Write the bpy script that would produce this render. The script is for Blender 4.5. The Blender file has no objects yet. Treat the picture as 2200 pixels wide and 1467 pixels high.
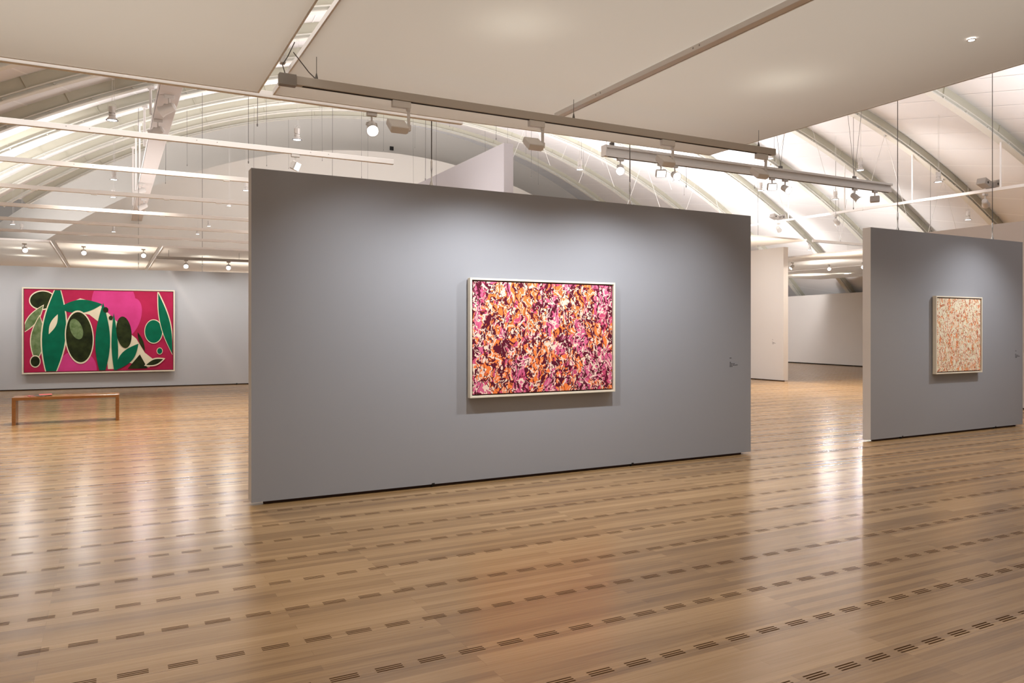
import bpy, math, random
from mathutils import Vector, Matrix
PI = math.pi
rnd = random.Random(7)
S = bpy.context.scene
COL = S.collection

# ------------------------------------------------------------------ camera, world, exposure
cam = bpy.data.cameras.new('camera')
camo = bpy.data.objects.new('camera', cam); COL.objects.link(camo)
cam.sensor_width = 36.0; cam.lens = 36.0 * 1645 / 2200; cam.shift_y = -24.5 / 2200
cam.clip_end = 200
camo.location = (0, 0, 1.6); camo.rotation_euler = (PI / 2, 0, math.radians(62.2 - 90))
S.camera = camo
S.view_settings.view_transform = 'Standard'; S.view_settings.look = 'None'
S.view_settings.exposure = 0.0; S.view_settings.gamma = 1.0
W = bpy.data.worlds.new('world'); S.world = W; W.use_nodes = True
W.node_tree.nodes['Background'].inputs[0].default_value = (1.0, 0.88, 0.78, 1)
W.node_tree.nodes['Background'].inputs[1].default_value = 0.23
S.cycles.max_bounces = 8; S.cycles.diffuse_bounces = 4
S.cycles.sample_clamp_indirect = 4.0

def light(kind, loc, energy, color=(1, .93, .86), aim=None, size=0.1, angle=60, blend=1.0, sy=None, name='lamp_and_fill_light'):
    d = bpy.data.lights.new(name, kind); d.energy = energy; d.color = color
    if kind == 'SPOT':
        d.spot_size = math.radians(angle); d.spot_blend = blend; d.shadow_soft_size = size
    elif kind == 'AREA':
        d.shape = 'RECTANGLE'; d.size = size; d.size_y = sy or size
    else: d.shadow_soft_size = size
    o = bpy.data.objects.new(name, d); COL.objects.link(o); o.location = loc
    if aim is not None:
        v = Vector(aim) - Vector(loc); o.rotation_euler = v.to_track_quat('-Z', 'Y').to_euler()
    return o

# unseen uplights behind the partitions, plus added area fill, light the vault
UP = [((20.5, 17.5, 4.6), (27, 19.5, 4.0), 700), ((17.5, 13.0, 4.9), (25, 14, 4.6), 260), ((24, 24, 4.7), (29, 25.5, 5.5), 700),
      ((-1.0, 21.5, 4.4), (-3.5, 24, 6), 600)]
for a, b, e in UP:
    light('SPOT', a, e, (1.0, .955, .93), b, .25, 150, 1.0, name='unseen_vault_light')
for x, y, z, sx, sy, e in ((5.6, 13.5, 4.3, 4.5, 9, 360), (20, 25, 5.0, 5, 6, 600), (14.0, 12.0, 4.5, 8, 7, 100), (13.5, 19, 4.8, 7, 6, 480), (5.0, 27, 4.3, 4.5, 9, 300), (-2.2, 26, 4.3, 4, 9, 260), (14, 27, 4.6, 11, 10, 1300), (9, 33, 4.6, 16, 5, 250), (15.5, 6.3, 4.4, 5, 4, 250), (6, 40.6, 5.5, 19, 1.4, 380)):
    light('AREA', (x, y, z), e, (1, .965, .975), (x, y + .01, z + 5), sx, sy=sy, name='unseen_vault_light')

light('AREA', (.5, 8.2, 5.3), 110, (1, .93, .87), (.5, 20, 3.4), 6, sy=1.0, name='hall_fill')  # soft fill added to brighten the rails, no fixture
light('SPOT', (.6, 10.6, 5.0), 700, (1, .89, .76), (.4, 10.4, 0), .08, 115, 1.0, name='hall_fill')  # hall spots added to brighten the floor, without fixtures
light('SPOT', (-2.2, 12.6, 5.0), 450, (1, .89, .76), (-2.2, 12.4, 0), .08, 115, 1.0, name='hall_fill')
light('SPOT', (11.5, 10.6, 5.0), 450, (1, .89, .78), (11.5, 10.6, 0), .08, 115, 1.0, name='hall_fill')
light('SPOT', (15.3, 16.3, 4.1), 320, (1, .95, .92), (18.6, 18.6, 1.7), .1, 95, 1.0, name='wall_wash')

# added area fill for the hall's light coming down through the near fabric
light('AREA', (3.8, 3.4, 5.0), 150, (1, .94, .88), (3.8, 3.4, 0), 4.4, sy=7.0, name='fill_above_fabric')
light('AREA', (-1.2, 3.6, 5.0), 215, (1, .93, .86), (-1.2, 3.6, 0), 4.6, sy=7.0, name='fill_above_fabric')

# ------------------------------------------------------------------ materials
def nt(name):
    m = bpy.data.materials.new(name); m.use_nodes = True
    t = m.node_tree; return m, t, t.nodes['Principled BSDF']
def N(t, kind, **kw):
    n = t.nodes.new(kind)
    for k, v in kw.items(): setattr(n, k, v)
    return n
def MA(t, op, a, b=None, c=None, clamp=False):
    n = t.nodes.new('ShaderNodeMath'); n.operation = op; n.use_clamp = clamp
    for i, v in enumerate((a, b, c)):
        if v is None: continue
        if hasattr(v, 'is_linked') or hasattr(v, 'node'): t.links.new(v, n.inputs[i])
        else: n.inputs[i].default_value = v
    return n.outputs[0]
def MIX(t, fac, a, b, blend='MIX'):
    n = t.nodes.new('ShaderNodeMix'); n.data_type = 'RGBA'; n.blend_type = blend
    for i, v in ((0, fac), (6, a), (7, b)):
        if hasattr(v, 'node'): t.links.new(v, n.inputs[i])
        elif i == 0: n.inputs[0].default_value = v
        else: n.inputs[i].default_value = (*v, 1)
    return n.outputs[2]
def paint(name, col, rough=.6, var=.03, scale=3.0, metal=0.0, bump=0.0, spec=.3):
    m, t, b = nt(name)
    tc = N(t, 'ShaderNodeTexCoord'); n = N(t, 'ShaderNodeTexNoise'); n.inputs['Scale'].default_value = scale
    n.inputs['Detail'].default_value = 4
    t.links.new(tc.outputs['Object'], n.inputs['Vector'])
    f = MA(t, 'MULTIPLY_ADD', n.outputs['Fac'], 2 * var, 1 - var)
    mm = MIX(t, 1.0, col, (1, 1, 1), 'MULTIPLY')
    vm = N(t, 'ShaderNodeVectorMath', operation='SCALE'); vm.inputs[0].default_value = col
    t.links.new(f, vm.inputs['Scale']); t.links.new(vm.outputs[0], b.inputs['Base Color'])
    b.inputs['Roughness'].default_value = rough; b.inputs['Metallic'].default_value = metal
    b.inputs['Specular IOR Level'].default_value = spec
    if bump:
        n2 = N(t, 'ShaderNodeTexNoise'); n2.inputs['Scale'].default_value = 220; t.links.new(tc.outputs['Object'], n2.inputs['Vector'])
        bp = N(t, 'ShaderNodeBump'); bp.inputs['Strength'].default_value = bump; bp.inputs['Distance'].default_value = .002
        t.links.new(n2.outputs['Fac'], bp.inputs['Height']); t.links.new(bp.outputs[0], b.inputs['Normal'])
    return m
def emis(name, col, st):
    m, t, b = nt(name); b.inputs['Base Color'].default_value = (.8, .8, .8, 1)
    b.inputs['Emission Color'].default_value = (*col, 1); b.inputs['Emission Strength'].default_value = st
    return m
M = {}
M['grey'] = paint('grey_wall_paint', (.335, .340, .362), .75, .015, 1.2, bump=.06)
M['grey2'] = paint('pale_grey_wall_paint', (.50, .51, .53), .75, .015, 1.2)
M['white'] = paint('white_wall_paint', (.74, .72, .70), .7, .02, 1.5)
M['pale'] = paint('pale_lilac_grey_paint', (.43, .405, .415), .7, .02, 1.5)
M['tan'] = paint('warm_partition_paint', (.57, .52, .48), .7, .02, 1.5)
M['edge'] = paint('warm_white_edge_paint', (.72, .69, .66), .7, .02, 1.5)
M['vault'] = paint('vault_lining', (.77, .755, .75), .75, .02, .8)
M['seam'] = paint('vault_seam', (.86, .85, .84), .6, .02, 2)
M['rib'] = paint('rib_steel_paint', (.56, .545, .45), .5, .03, 3)
M['ribf'] = paint('rib_flange_lit', (.72, .71, .65), .5, .03, 3)  # rib steel made paler: lit underside put into the colour
M['metal'] = paint('white_metal', (.84, .81, .785), .45, .02, 5)
M['track'] = paint('grey_track_metal', (.36, .33, .30), .4, .02, 5, metal=.2)
M['trackA'] = paint('grey_brown_track_metal', (.60, .55, .49), .45, .02, 5)
M['beam'] = paint('beam_paint', (.60, .555, .53), .6, .02, 5)
M['lamp'] = paint('lamp_housing', (.60, .57, .54), .5, .02, 8)
M['dark'] = paint('dark_slot', (.03, .025, .02), .8)
M['black'] = paint('black_plastic', (.02, .02, .02), .5)
M['wire'] = paint('steel_wire', (.16, .15, .14), .4, metal=.5)
M['wirew'] = paint('white_cord', (.62, .60, .57), .6)
M['frame'] = paint('pale_frame_wood', (.80, .72, .58), .55, .05, 12)
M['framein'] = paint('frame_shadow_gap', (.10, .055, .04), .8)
M['lens'] = emis('lamp_lens', (1, .97, .94), 5.0)
M['flare'] = emis('bright_lamp_lens', (1, .98, .96), 16.0)
M['rim'] = paint('lamp_rim_black', (.03, .03, .035), .4)
M['stone'] = paint('end_wall_plaster', (.60, .575, .53), .8, .03, .5)
M['vinyl'] = paint('wall_text_vinyl', (.07, .07, .075), .7)
M['steel'] = paint('bright_steel', (.75, .75, .75), .25, metal=.9)

def fabric_mat():
    m, t, b = nt('ceiling_fabric')
    tc = N(t, 'ShaderNodeTexCoord'); mp = N(t, 'ShaderNodeMapping'); mp.inputs['Scale'].default_value = (.25, 1.6, 1)
    t.links.new(tc.outputs['Object'], mp.inputs[0])
    n = N(t, 'ShaderNodeTexNoise'); n.inputs['Scale'].default_value = 1.0; n.inputs['Detail'].default_value = 3
    t.links.new(mp.outputs[0], n.inputs['Vector'])
    bp = N(t, 'ShaderNodeBump'); bp.inputs['Strength'].default_value = .25; bp.inputs['Distance'].default_value = .05
    t.links.new(n.outputs['Fac'], bp.inputs['Height'])
    d = N(t, 'ShaderNodeBsdfDiffuse'); d.inputs[0].default_value = (.66, .60, .55, 1)
    tr = N(t, 'ShaderNodeBsdfTranslucent'); tr.inputs[0].default_value = (.72, .70, .64, 1)
    t.links.new(bp.outputs[0], d.inputs['Normal'])
    mx = N(t, 'ShaderNodeMixShader'); mx.inputs[0].default_value = .3
    t.links.new(d.outputs[0], mx.inputs[1]); t.links.new(tr.outputs[0], mx.inputs[2])
    t.links.new(mx.outputs[0], t.nodes['Material Output'].inputs[0])
    return m
M['fabric'] = fabric_mat()

def floor_mat():
    m, t, b = nt('oak_floor')
    tc = N(t, 'ShaderNodeTexCoord'); sp = N(t, 'ShaderNodeSeparateXYZ'); t.links.new(tc.outputs['Object'], sp.inputs[0])
    x, y = sp.outputs[0], sp.outputs[1]
    # planks
    br = N(t, 'ShaderNodeTexBrick'); br.offset = .37; br.offset_frequency = 3
    br.inputs['Scale'].default_value = 1.0; br.inputs['Brick Width'].default_value = 1.9; br.inputs['Row Height'].default_value = .0625
    br.inputs['Mortar Size'].default_value = .0007; br.inputs['Mortar Smooth'].default_value = .3; br.inputs['Bias'].default_value = 0
    br.inputs['Color1'].default_value = (0, 0, 0, 1); br.inputs['Color2'].default_value = (1, 1, 1, 1); br.inputs['Mortar'].default_value = (.5, .5, .5, 1)
    mp = N(t, 'ShaderNodeMapping'); mp.inputs['Location'].default_value = (.3, -.0068 - .03, 0)
    t.links.new(tc.outputs['Object'], mp.inputs[0]); t.links.new(mp.outputs[0], br.inputs['Vector'])
    rb = N(t, 'ShaderNodeRGBToBW'); t.links.new(br.outputs['Color'], rb.inputs[0])
    # grain
    gm = N(t, 'ShaderNodeMapping'); gm.inputs['Scale'].default_value = (1.3, 38, 1)
    t.links.new(tc.outputs['Object'], gm.inputs[0])
    g = N(t, 'ShaderNodeTexNoise'); g.inputs['Scale'].default_value = 1.6; g.inputs['Detail'].default_value = 6; g.inputs['Roughness'].default_value = .6
    t.links.new(gm.outputs[0], g.inputs['Vector'])
    g2m = N(t, 'ShaderNodeMapping'); g2m.inputs['Scale'].default_value = (.35, 3.4, 1); t.links.new(tc.outputs['Object'], g2m.inputs[0])
    g2 = N(t, 'ShaderNodeTexNoise'); g2.inputs['Scale'].default_value = 1.0; g2.inputs['Detail'].default_value = 4; t.links.new(g2m.outputs[0], g2.inputs['Vector'])
    v = MA(t, 'MULTIPLY_ADD', rb.outputs[0], .30, -.04)
    v = MA(t, 'ADD', v, MA(t, 'MULTIPLY', g.outputs['Fac'], .42))
    v = MA(t, 'ADD', v, MA(t, 'MULTIPLY', g2.outputs['Fac'], .50))
    cr = N(t, 'ShaderNodeValToRGB'); e = cr.color_ramp.elements
    e[0].position = .28; e[0].color = (.185, .103, .043, 1); e[1].position = .86; e[1].color = (.475, .305, .148, 1)
    mid = e.new(.56); mid.color = (.33, .200, .089, 1)
    t.links.new(v, cr.inputs[0])
    colr = MIX(t, MA(t, 'MULTIPLY', br.outputs['Fac'], .55), cr.outputs[0], (.12, .06, .03))
    # knots
    vo = N(t, 'ShaderNodeTexVoronoi'); vo.inputs['Scale'].default_value = 1.5
    vm = N(t, 'ShaderNodeMapping'); vm.inputs['Scale'].default_value = (.6, 1.6, 1); t.links.new(tc.outputs['Object'], vm.inputs[0]); t.links.new(vm.outputs[0], vo.inputs['Vector'])
    kn = MA(t, 'LESS_THAN', vo.outputs['Distance'], .012)
    colr = MIX(t, MA(t, 'MULTIPLY', kn, .6), colr, (.07, .035, .02))
    # ventilation slot groups: rows every 0.5 m, three cuts, a group every 0.2153 m
    ry = MA(t, 'FRACT', MA(t, 'MULTIPLY', MA(t, 'SUBTRACT', y, 2.980 - .25 + .0), 1 / .5))      # 0.5 at the row centre
    dy = MA(t, 'MULTIPLY', MA(t, 'SUBTRACT', ry, .5), .5)
    rx = MA(t, 'FRACT', MA(t, 'MULTIPLY', MA(t, 'SUBTRACT', x, 2.470 - .10765), 1 / .2153))
    dx = MA(t, 'ABSOLUTE', MA(t, 'MULTIPLY', MA(t, 'SUBTRACT', rx, .5), .2153))
    ink = MA(t, 'LESS_THAN', dx, .066)
    cut = None
    for c in (-.019, 0, .019):
        a = MA(t, 'LESS_THAN', MA(t, 'ABSOLUTE', MA(t, 'SUBTRACT', dy, c)), .0047)
        cut = a if cut is None else MA(t, 'MAXIMUM', cut, a)
    slot = MA(t, 'MULTIPLY', cut, ink)
    colr = MIX(t, MA(t, 'MULTIPLY', slot, .88), colr, (.035, .014, .006))
    # joint line beside the rows
    jl = MA(t, 'LESS_THAN', MA(t, 'ABSOLUTE', MA(t, 'ADD', dy, .041)), .0016)
    colr = MIX(t, MA(t, 'MULTIPLY', jl, .55), colr, (.06, .03, .015))
    t.links.new(colr, b.inputs['Base Color'])
    t.links.new(MA(t, 'MULTIPLY_ADD', slot, -.5, .5), b.inputs['Specular IOR Level'])
    ro = MA(t, 'MULTIPLY_ADD', g.outputs['Fac'], .14, .17)
    ro = MA(t, 'ADD', ro, MA(t, 'MULTIPLY', slot, .5)); t.links.new(ro, b.inputs['Roughness'])
    bp = N(t, 'ShaderNodeBump'); bp.inputs['Strength'].default_value = .10; bp.inputs['Distance'].default_value = .004
    h = MA(t, 'SUBTRACT', MA(t, 'ADD', g.outputs['Fac'], MA(t, 'MULTIPLY', rb.outputs[0], .5)), MA(t, 'MULTIPLY', slot, 3.0))
    t.links.new(h, bp.inputs['Height']); t.links.new(bp.outputs[0], b.inputs['Normal'])
    return m
M['floor'] = floor_mat()

def wood_mat():
    m, t, b = nt('bench_wood')
    tc = N(t, 'ShaderNodeTexCoord'); mp = N(t, 'ShaderNodeMapping'); mp.inputs['Scale'].default_value = (1.5, 14, 14)
    t.links.new(tc.outputs['Object'], mp.inputs[0]); n = N(t, 'ShaderNodeTexNoise'); n.inputs['Scale'].default_value = 2; n.inputs['Detail'].default_value = 5
    t.links.new(mp.outputs[0], n.inputs[0]); c = MIX(t, n.outputs['Fac'], (.17, .062, .018), (.34, .15, .045)); t.links.new(c, b.inputs['Base Color'])
    b.inputs['Roughness'].default_value = .22
    return m
M['bench'] = wood_mat()

def strokes_mat(name, pal, seed, sc):
    """abstract brushwork: grounds of two or three colours under ridged dark and pale strokes"""
    m, t, b = nt(name)
    tc = N(t, 'ShaderNodeTexCoord'); mp = N(t, 'ShaderNodeMapping'); mp.inputs['Location'].default_value = (seed, seed * 2, seed * 3)
    t.links.new(tc.outputs['Object'], mp.inputs[0])
    wn = N(t, 'ShaderNodeTexNoise'); wn.inputs['Scale'].default_value = 5 * sc; wn.inputs['Detail'].default_value = 3; t.links.new(mp.outputs[0], wn.inputs['Vector'])
    off = N(t, 'ShaderNodeVectorMath', operation='SCALE'); t.links.new(wn.outputs['Color'], off.inputs[0]); off.inputs['Scale'].default_value = .22 / sc
    ad = N(t, 'ShaderNodeVectorMath', operation='ADD'); t.links.new(mp.outputs[0], ad.inputs[0]); t.links.new(off.outputs[0], ad.inputs[1])
    V = ad.outputs[0]
    def noise(scale, loc, det=2.0, rough=.5):
        mm = N(t, 'ShaderNodeMapping'); mm.inputs['Location'].default_value = (loc, loc * 1.7, loc * .3)
        mm.inputs['Rotation'].default_value = (0, loc * .9, 0); mm.inputs['Scale'].default_value = (1, 1, .55)
        t.links.new(V, mm.inputs[0]); n = N(t, 'ShaderNodeTexNoise'); n.inputs['Scale'].default_value = scale * sc; n.inputs['Detail'].default_value = det
        n.inputs['Roughness'].default_value = rough
        t.links.new(mm.outputs[0], n.inputs['Vector']); return n.outputs['Fac']
    def ridge(scale, loc, w, det=1.5): return MA(t, 'LESS_THAN', MA(t, 'ABSOLUTE', MA(t, 'SUBTRACT', noise(scale, loc, det), .5)), w)
    def over(scale, loc, th, det=2.0): return MA(t, 'GREATER_THAN', noise(scale, loc, det), th)
    c = MIX(t, over(3.2, 1, pal['t1'], 1.5), pal['a'], pal['b'])
    c = MIX(t, over(9, 2, pal['t2'], 3), c, pal['c'])
    c = MIX(t, ridge(7, 3, pal['w1']), c, pal['d'])
    c = MIX(t, over(14, 11, pal['t3'], 3), c, pal['e'])
    c = MIX(t, ridge(6.5, 5, pal['w2']), c, pal['e'])
    c = MIX(t, ridge(12, 6, pal['w3']), c, pal['f'])
    c = MIX(t, ridge(10, 8, pal['w4']), c, pal['e'])
    c = MIX(t, over(22, 9, pal['t4'], 2), c, pal['d'])
    t.links.new(c, b.inputs['Base Color']); b.inputs['Roughness'].default_value = .7; b.inputs['Specular IOR Level'].default_value = .15
    return m
M['canvasA'] = strokes_mat('canvas_orange_pink', dict(a=(.70, .13, .26), b=(.92, .22, .05), c=(.62, .08, .17), d=(.88, .70, .55), e=(.105, .008, .022), f=(.90, .66, .54),
                    t1=.485, t2=.57, t3=.585, t4=.66, w1=.022, w2=.022, w3=.018, w4=.020), 3.1, 1.3)
M['canvasB'] = strokes_mat('canvas_pale', dict(a=(.90, .80, .60), b=(.92, .68, .50), c=(.86, .30, .12), d=(.90, .84, .66), e=(.52, .16, .08), f=(.66, .58, .34),
                    t1=.50, t2=.55, t3=.66, t4=.60, w1=.030, w2=.020, w3=.022, w4=.014), 8.3, 1.9)
def flat(name, c1, c2=None, sc=9):
    m, t, b = nt(name); c2 = c2 or tuple(x * .8 for x in c1)
    tc = N(t, 'ShaderNodeTexCoord'); n = N(t, 'ShaderNodeTexNoise'); n.inputs['Scale'].default_value = sc; n.inputs['Detail'].default_value = 5
    t.links.new(tc.outputs['Object'], n.inputs['Vector'])
    cr = N(t, 'ShaderNodeValToRGB'); cr.color_ramp.elements[0].position = .35; cr.color_ramp.elements[1].position = .65
    cr.color_ramp.elements[0].color = (*c2, 1); cr.color_ramp.elements[1].color = (*c1, 1)
    t.links.new(n.outputs['Fac'], cr.inputs[0]); t.links.new(cr.outputs[0], b.inputs['Base Color']); b.inputs['Roughness'].default_value = .7; b.inputs['Specular IOR Level'].default_value = .12
    return m
M['p_crim'] = flat('paint_crimson', (.46, .022, .085), (.38, .017, .065), 2)
M['p_pink'] = flat('paint_pink', (.66, .06, .26), (.60, .05, .22), 3)
M['p_green'] = flat('paint_green', (.002, .145, .075), (.002, .115, .058), 4)
M['p_dark'] = flat('paint_dark_olive', (.030, .042, .012), (.012, .016, .006), 5)
M['p_olive'] = flat('paint_pale_olive', (.20, .27, .13), (.09, .15, .05), 7)
M['p_cream'] = flat('paint_cream', (.83, .75, .56), (.78, .70, .50), 3)
M['red'] = paint('red_cover', (.50, .03, .04), .35)

# ------------------------------------------------------------------ mesh helpers
class MB:
    def __init__(s): s.v = []; s.f = []; s.mi = []
    def quad(s, pts, mi=0):
        n = len(s.v); s.v += [tuple(p) for p in pts]; s.f.append(tuple(range(n, n + len(pts)))); s.mi.append(mi)
    def box(s, a, b, mi=0, R=None, o=(0, 0, 0)):
        x0, y0, z0 = a; x1, y1, z1 = b; n = len(s.v)
        P = [(x0, y0, z0), (x1, y0, z0), (x1, y1, z0), (x0, y1, z0), (x0, y0, z1), (x1, y0, z1), (x1, y1, z1), (x0, y1, z1)]
        if R is not None: P = [tuple(R @ Vector(p) + Vector(o)) for p in P]
        s.v += P
        for f in ((0, 3, 2, 1), (4, 5, 6, 7), (0, 1, 5, 4), (1, 2, 6, 5), (2, 3, 7, 6), (3, 0, 4, 7)):
            s.f.append(tuple(n + i for i in f)); s.mi.append(mi)
        return s
    def bevbox(s, a, b, r=.004, mi=0, R=None, o=(0, 0, 0)):
        """box with chamfered edges"""
        x0, y0, z0 = a; x1, y1, z1 = b; n = len(s.v); P = []; idx = {}
        for i, x in enumerate((x0, x1)):
            for j, y in enumerate((y0, y1)):
                for k, z in enumerate((z0, z1)):
                    sx, sy, sz = (1, -1)[i], (1, -1)[j], (1, -1)[k]
                    for ax, q in enumerate(((x, y + sy * r, z + sz * r), (x + sx * r, y, z + sz * r), (x + sx * r, y + sy * r, z))):
                        idx[(i, j, k, ax)] = n + len(P); P.append(q)
        if R is not None: P = [tuple(R @ Vector(p) + Vector(o)) for p in P]
        s.v += P; F = []
        for i in (0, 1): F.append([idx[(i, j, k, 0)] for j, k in ((0, 0), (1, 0), (1, 1), (0, 1))])
        for j in (0, 1): F.append([idx[(i, j, k, 1)] for i, k in ((0, 0), (1, 0), (1, 1), (0, 1))])
        for k in (0, 1): F.append([idx[(i, j, k, 2)] for i, j in ((0, 0), (1, 0), (1, 1), (0, 1))])
        for j in (0, 1):
            for k in (0, 1): F.append([idx[(0, j, k, 1)], idx[(1, j, k, 1)], idx[(1, j, k, 2)], idx[(0, j, k, 2)]])
        for i in (0, 1):
            for k in (0, 1): F.append([idx[(i, 0, k, 0)], idx[(i, 1, k, 0)], idx[(i, 1, k, 2)], idx[(i, 0, k, 2)]])
        for i in (0, 1):
            for j in (0, 1): F.append([idx[(i, j, 0, 0)], idx[(i, j, 1, 0)], idx[(i, j, 1, 1)], idx[(i, j, 0, 1)]])
        for i in (0, 1):
            for j in (0, 1):
                for k in (0, 1): F.append([idx[(i, j, k, 0)], idx[(i, j, k, 1)], idx[(i, j, k, 2)]])
        for f in F: s.f.append(tuple(f)); s.mi.append(mi)
        return s
    def tube(s, p, q, r, r2=None, seg=10, mi=0, cap=True):
        p, q = Vector(p), Vector(q); d = (q - p)
        if d.length < 1e-6: return s
        z = d.normalized(); x = z.orthogonal().normalized(); y = z.cross(x); r2 = r if r2 is None else r2; n = len(s.v)
        for c, rr in ((p, r), (q, r2)):
            for i in range(seg):
                a = 2 * PI * i / seg; s.v.append(tuple(c + x * math.cos(a) * rr + y * math.sin(a) * rr))
        for i in range(seg):
            j = (i + 1) % seg; s.f.append((n + i, n + j, n + seg + j, n + seg + i)); s.mi.append(mi)
        if cap:
            s.f.append(tuple(n + i for i in reversed(range(seg)))); s.mi.append(mi)
            s.f.append(tuple(n + seg + i for i in range(seg))); s.mi.append(mi)
        return s
    def path(s, pts, r, seg=6, mi=0):
        for a, b in zip(pts[:-1], pts[1:]): s.tube(a, b, r, seg=seg, mi=mi)
        return s
    def lathe(s, prof, o=(0, 0, 0), R=None, seg=24, mi=0):
        n = len(s.v); k = len(prof)
        for i in range(seg):
            a = 2 * PI * i / seg
            for r, z in prof:
                p = Vector((r * math.cos(a), r * math.sin(a), z))
                if R is not None: p = R @ p
                s.v.append(tuple(p + Vector(o)))
        for i in range(seg):
            j = (i + 1) % seg
            for q in range(k - 1):
                s.f.append((n + i * k + q, n + j * k + q, n + j * k + q + 1, n + i * k + q + 1)); s.mi.append(mi)
        return s
    def disc(s, c, r, R=None, seg=24, mi=0):
        n = len(s.v)
        for i in range(seg):
            a = 2 * PI * i / seg; p = Vector((r * math.cos(a), r * math.sin(a), 0))
            if R is not None: p = R @ p
            s.v.append(tuple(p + Vector(c)))
        s.f.append(tuple(range(n, n + seg))); s.mi.append(mi); return s
    def build(s, name, mats, parent=None, loc=None, rot=None, smooth=False):
        me = bpy.data.meshes.new(name); me.from_pydata(s.v, [], s.f); me.update()
        if not isinstance(mats, (list, tuple)): mats = [mats]
        for m in mats: me.materials.append(m)
        if len(mats) > 1:
            for p, i in zip(me.polygons, s.mi): p.material_index = i
        if smooth:
            for p in me.polygons: p.use_smooth = True
            try: me.set_sharp_from_angle(angle=math.radians(35))
            except Exception: pass
        o = bpy.data.objects.new(name, me); COL.objects.link(o)
        if parent: o.parent = parent
        if loc is not None: o.location = loc
        if rot is not None: o.rotation_euler = rot
        return o
def tag(o, label=None, cat=None, group=None, kind=None):
    if label: o['label'] = label
    if cat: o['category'] = cat
    if group: o['group'] = group
    if kind: o['kind'] = kind
    return o
def empty(name, loc, rot=(0, 0, 0)):
    o = bpy.data.objects.new(name, None); o.empty_display_size = .1; COL.objects.link(o); o.location = loc; o.rotation_euler = rot; return o
def clone(o, parent=None, skip=()):
    c = o.copy(); COL.objects.link(c)
    if parent: c.parent = parent
    for ch in list(o.children):
        if ch.name.split('.')[0] in skip: continue
        clone(ch, c, skip)
    return c
def struct(o): o['kind'] = 'structure'; return o

# ------------------------------------------------------------------ vault geometry
YK = [4.70, 7.62, 10.53, 13.48, 16.54, 19.88, 23.35, 27.16, 30.82, 34.70, 38.52, 42.2]     # k = -2 .. 9
RR = 26.86
def ky(y):
    if y <= YK[0]: return -2 + (y - YK[0]) / 2.9
    for i in range(len(YK) - 1):
        if y <= YK[i + 1]: return -2 + i + (y - YK[i]) / (YK[i + 1] - YK[i])
    return 9 + (y - YK[-1]) / 3.7
def yk(k):
    i = min(max(int(math.floor(k)) + 2, 0), len(YK) - 2); f = k + 2 - i
    return YK[i] + f * (YK[i + 1] - YK[i])
XC = lambda k: 9.776 + .455 * k
ZC = lambda k: -19.408 + .637 * k
def arc(k, th, r=RR): return Vector((XC(k) + r * math.sin(th), yk(k), ZC(k) + r * math.cos(th)))
def roof(x, y, r=RR):
    k = ky(y); d = r * r - (x - XC(k)) ** 2
    return ZC(k) + math.sqrt(d) if d > 0 else 0
def th_range(k, xmin=None):
    hi = math.acos(max(-1, min(1, (-ZC(k) - .05) / RR))); lo = -hi
    if xmin is not None: lo = max(lo, math.asin((xmin - XC(k)) / RR))
    return lo, hi

# floor
f = MB(); f.box((-10, -3, -.3), (40, 43, 0)); struct(f.build('floor', M['floor']))
# vault lining: flat panels between the ribs with pale seams
cm = MB(); DS = 1.05
for k in range(-2, 9):
    lo, hi = th_range(k, 0.3 if k < 0 else None); l2, h2 = th_range(k + 1, 0.3 if k < 0 else None)
    n = 44
    lo = max(lo, -.66 if k >= 0 else lo)
    th = [lo + (max(hi, h2) - lo) * i / n for i in range(n + 1)]
    r = RR + .34
    for i in range(n):
        a, b = arc(k, th[i], r), arc(k, th[i + 1], r); c, d = arc(k + 1, th[i + 1], r), arc(k + 1, th[i], r)
        cm.quad((a, b, c, d))
        cm.quad([p + Vector((0, 0, .06)) for p in (d, c, b, a)])
        e = .018 / RR
        q = [arc(k, th[i] - e, r - .006), arc(k, th[i] + e, r - .006), arc(k + 1, th[i] + e, r - .006), arc(k + 1, th[i] - e, r - .006)]
        cm.quad(q, 1)
struct(cm.build('ceiling', [M['vault'], M['seam']]))
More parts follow.
